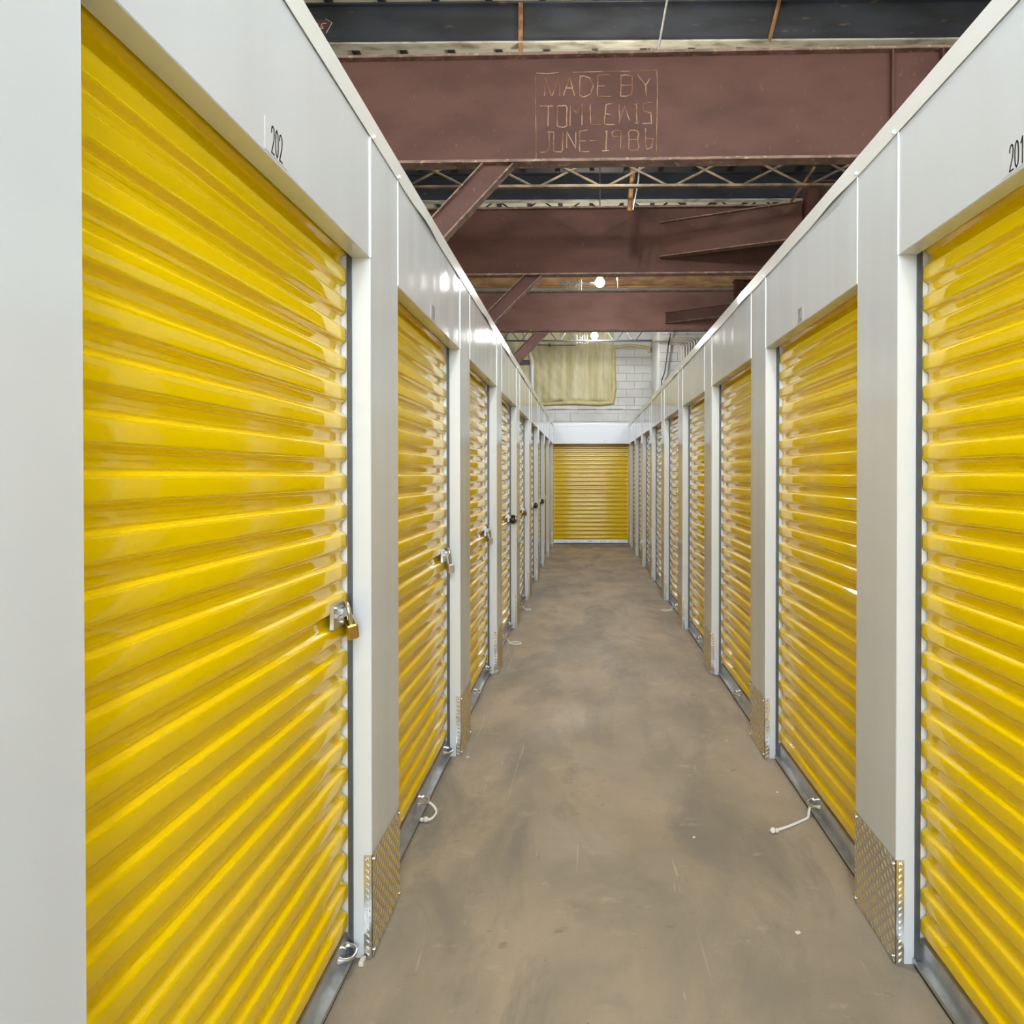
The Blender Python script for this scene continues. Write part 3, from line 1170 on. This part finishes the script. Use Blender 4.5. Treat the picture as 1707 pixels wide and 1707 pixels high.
def pipe(name, label, cat, pts, r, m_, group=None, n=10):
    b = MB()
    c = Vector(pts[0])
    b.tube([Vector(p) - c for p in pts], r, n)
    o = b.build(name, m_, None, c, smooth=50)
    tag(o, label, cat, group)
    return o


pipe('rusty_pipe', 'short rusty pipe standing behind the lettered girder', 'pipe', [at(1057, 262, 8.3) + Vector((.17, 0, ZR - .05 - at(1057, 262, 8.3).z)), at(1057, 262, 8.3), at(1049, 352, 8.3)], .03, M_RUST)
pipe('steel_conduit', 'thin silvery conduit slanting beside the rusty pipe', 'conduit', [at(1068, 258, 8.1) + Vector((.1, 0, ZR - .05 - at(1068, 258, 8.1).z)), at(1068, 258, 8.1), at(1064, 302, 8.1), at(1055, 350, 8.1)], .011, M_GALV)
pipe('hanger_rod', 'thin grey hanger rod slanting in front of the top roof beam', 'rod', [at(1114, -10, 7.3), at(1105, 40, 7.3), at(1095, 95, 7.3)], .013, M_GALV)
pipe('hanging_cable', 'thin black cable hanging in front of the white block wall', 'cable', [at(1118, 556, 15.56), at(1114, 575, 15.56), at(1111, 600, 15.56), at(1108, 620, 15.56), at(1103, 634, 15.56), at(1102, 660, 15.56)], .012, M_CABLE)
b = MB()
c = at(1118, 552, 15.55)
b.cbox(-.075, .075, -.05, .05, -.03, .05, .01)
jb = b.build('junction_box', M_WHITEF, None, c)
tag(jb, 'small white junction box above the hanging cable', 'junction box')

# conduits turning down the right block wall
for i in range(7):
    x1 = at(1136 + i * 4.4, 568, YR).x
    yy = YR - .03 - .0
    z0_ = at(1000, 566 - i * .4, YR).z
    x0_ = at(1104, 568, YR).x
    pts = [(x0_, yy - .026 * i * .0, z0_ - .0)]
    R = .10
    zc = z0_ - .018 * (6 - i)
    pts = [(x0_, yy, zc), (x1 - R, yy, zc)]
    for k in range(1, 6):
        a = math.pi / 2 * k / 5
        pts.append((x1 - R + R * math.sin(a), yy, zc - R + R * math.cos(a)))
    pts.append((x1, yy, 2.6))
    pipe('wall_conduit', 'painted conduit bending down the white block wall, %s of seven from the left' % ORD[i], 'conduit', pts, .011, M_CONDUIT, 'seven bent conduits', 8)

# grey drain pipe on the left of the foam
dp = empty('drain_pipe', at(883, 640, 16.7))
tag(dp, 'grey plastic drain pipe with wrapped elbow beside the foam wall', 'pipe')
base = Vector(dp.location)
L_ = lambda px, py: at(px, py, 16.7) - base
b = MB()
b.tube([Vector((L_(886.5, 613).x, 0, -base.z)), L_(886.5, 613)], .052, 14)
b.build('pipe', M_PVC, dp, smooth=50)
b = MB()
b.tube([L_(886.5, 615), L_(886.5, 608)], .062, 14)
b.build('coupling', M_PVC, dp, smooth=50)
b = MB()
b.tube([L_(887, 609), L_(886.5, 602), L_(883, 590), L_(878, 575), L_(873, 550), L_(873, 540)], [.05, .055, .052, .05, .05, .05], 12)
b.build('wrapped_elbow', M_INSUL, dp, smooth=50)
b = MB()
b.box(L_(866, 600).x, L_(884, 600).x, -.02, .02, L_(870, 609).z, L_(870, 600).z)
b.build('bracket', M_DARKSTEEL, dp)

# sprinkler line
sp = empty('sprinkler_line', at(916, 575, 17.26))
tag(sp, 'thin dark sprinkler line with one head on the foam wall', 'sprinkler')
base2 = Vector(sp.location)
b = MB()
b.tube([at(880, 575, 17.26) - base2, at(960, 575.5, 17.26) - base2], .011, 6)
b.build('pipe', M_DARKSTEEL, sp)
b = MB()
b.tube([(0, 0, .04), (0, 0, -.03), (0, 0, -.045)], [.016, .016, .035], 8)
b.build('head', M_DARKSTEEL, sp)

# ------------------------------------------------------------------ lamps and the racks beside them


def lamp(loc, label, power=LAMP_STRENGTH, arm=False):
    l = empty('ceiling_lamp', loc)
    tag(l, label, 'lamp', 'globe lamps down the corridor')
    b = MB()
    b.sphere((0, 0, 0), .075, 20, 14)
    b.build('globe', M_BULB, l, smooth=80)
    pl = bpy.data.lights.new('lamp_light', 'POINT')
    pl.energy = power * .24
    pl.color = (1.0, .975, .93)
    pl.shadow_soft_size = .078
    put('lamp_light', pl, l)
    b = MB()
    b.tube([(0, 0, .07), (0, 0, .10), (0, 0, .16)], [.05, .055, .04], 14)
    b.build('socket', M_WHITEF, l, smooth=50)
    b = MB()
    if arm:
        b.tube([(0, 0, .15), (0, -.02, .19), (0, 6.09 - loc[1], .19)], .012, 8)
    else:
        b.tube([(0, 0, .15), (0, 0, ZR - loc[2] - .055)], .009, 8)
    b.build('stem', M_GALV, l)
    return l


l1, l2 = at(1000, 471, 11.0), at(991, 560, 14.85)
lamp(l1, 'glowing globe lamp below the middle girder', LAMP_STRENGTH * .6)
lamp(l2, 'glowing globe lamp in front of the foam wall', LAMP_STRENGTH * 1.25)
lamp(at(1030, 181, 6.6), 'globe lamp on an arm behind the lettered girder', LAMP_STRENGTH * 1.35, True)
lamp((.2, 2.6, 4.75), 'globe lamp overhead at the front of the corridor', LAMP_STRENGTH * 1.2)
lamp((.2, -1.2, 4.75), 'globe lamp overhead behind the viewer', LAMP_STRENGTH * 1.2)


def rack(p0, p1, rods, up, dn, label, r=.02):
    c = Vector(p0)
    k = empty('conduit_rack', c)
    tag(k, label, 'conduit')
    b = MB()
    b.tube([(0, 0, 0), Vector(p1) - c], r, 8)
    b.build('rail', M_CONDUIT, k, smooth=50)
    b = MB()
    b.tube([(0, 0, up), (0, 0, -dn)], .009, 6)
    me = b.mesh('rod', M_CONDUIT)
    for x in rods:
        put('rod', me, k, (x, -r - .01, 0))
    return k


p0, p1 = at(933, 473, 11.0), at(992, 473, 11.0)
rack(p0, p1, [at(x, 473, 11).x - p0.x for x in (945, 950, 955, 960, 965, 969)], .055, .11, 'cream conduit rail with six upright rods left of the nearer lamp', .025)
p0, p1 = at(948, 569, YR - .06), at(1112, 569, YR - .06)
p1.z = p0.z
rack(p0, p1, [at(x, 569, YR - .06).x - p0.x for x in (962, 967, 971, 975, 979)], .13, .05, 'long cream conduit rail with rods beside the farther lamp', .022)
p = at(1030, 470, 11.0)
hk = MB()
hk.tube([(0, 0, .12), (0, 0, -.10)], .008, 6)
hk.sphere((0, 0, .05), .03, 8, 6)
o = hk.build('ceiling_hook', M_CONDUIT, None, p)
tag(o, 'small pale hook right of the nearer lamp', 'hook')

# ------------------------------------------------------------------ litter on the floor
for i, (px, py, sx, sy, lb) in enumerate((
        (604, 1606, .007, .016, 'cream cork chip at the foot of the first left pilaster'),
        (1157, 1397, .006, .004, 'white speck alone in the middle of the corridor floor'),
        (1211, 1236, .006, .004, 'white speck near the second right pilaster'),
        (1296, 1322, .006, .004, 'white speck near the rope of the second right door'),
        (780, 1263, .010, .003, 'pale sliver at the foot of the second left pilaster'),
        (1330, 1556, .008, .006, 'pale chip near the first right pilaster'),
        (906, 951, .05, .01, 'pale strip lying far down on the left'))):
    r = right * ((px - CX) / F) + upc * ((CY - py) / F) + fwd
    t = -CAMH / r.z
    c = Vector((0, 0, CAMH)) + r * t
    c.z = 0
    b = MB()
    b.cbox(-sx, sx, -sy, sy, .0005, .006 if i else .014, .0015)
    o = b.build('floor_chip', M_CHIP, None, c)
    o.rotation_euler.z = i * .7
    tag(o, lb, 'debris', 'litter on the floor')
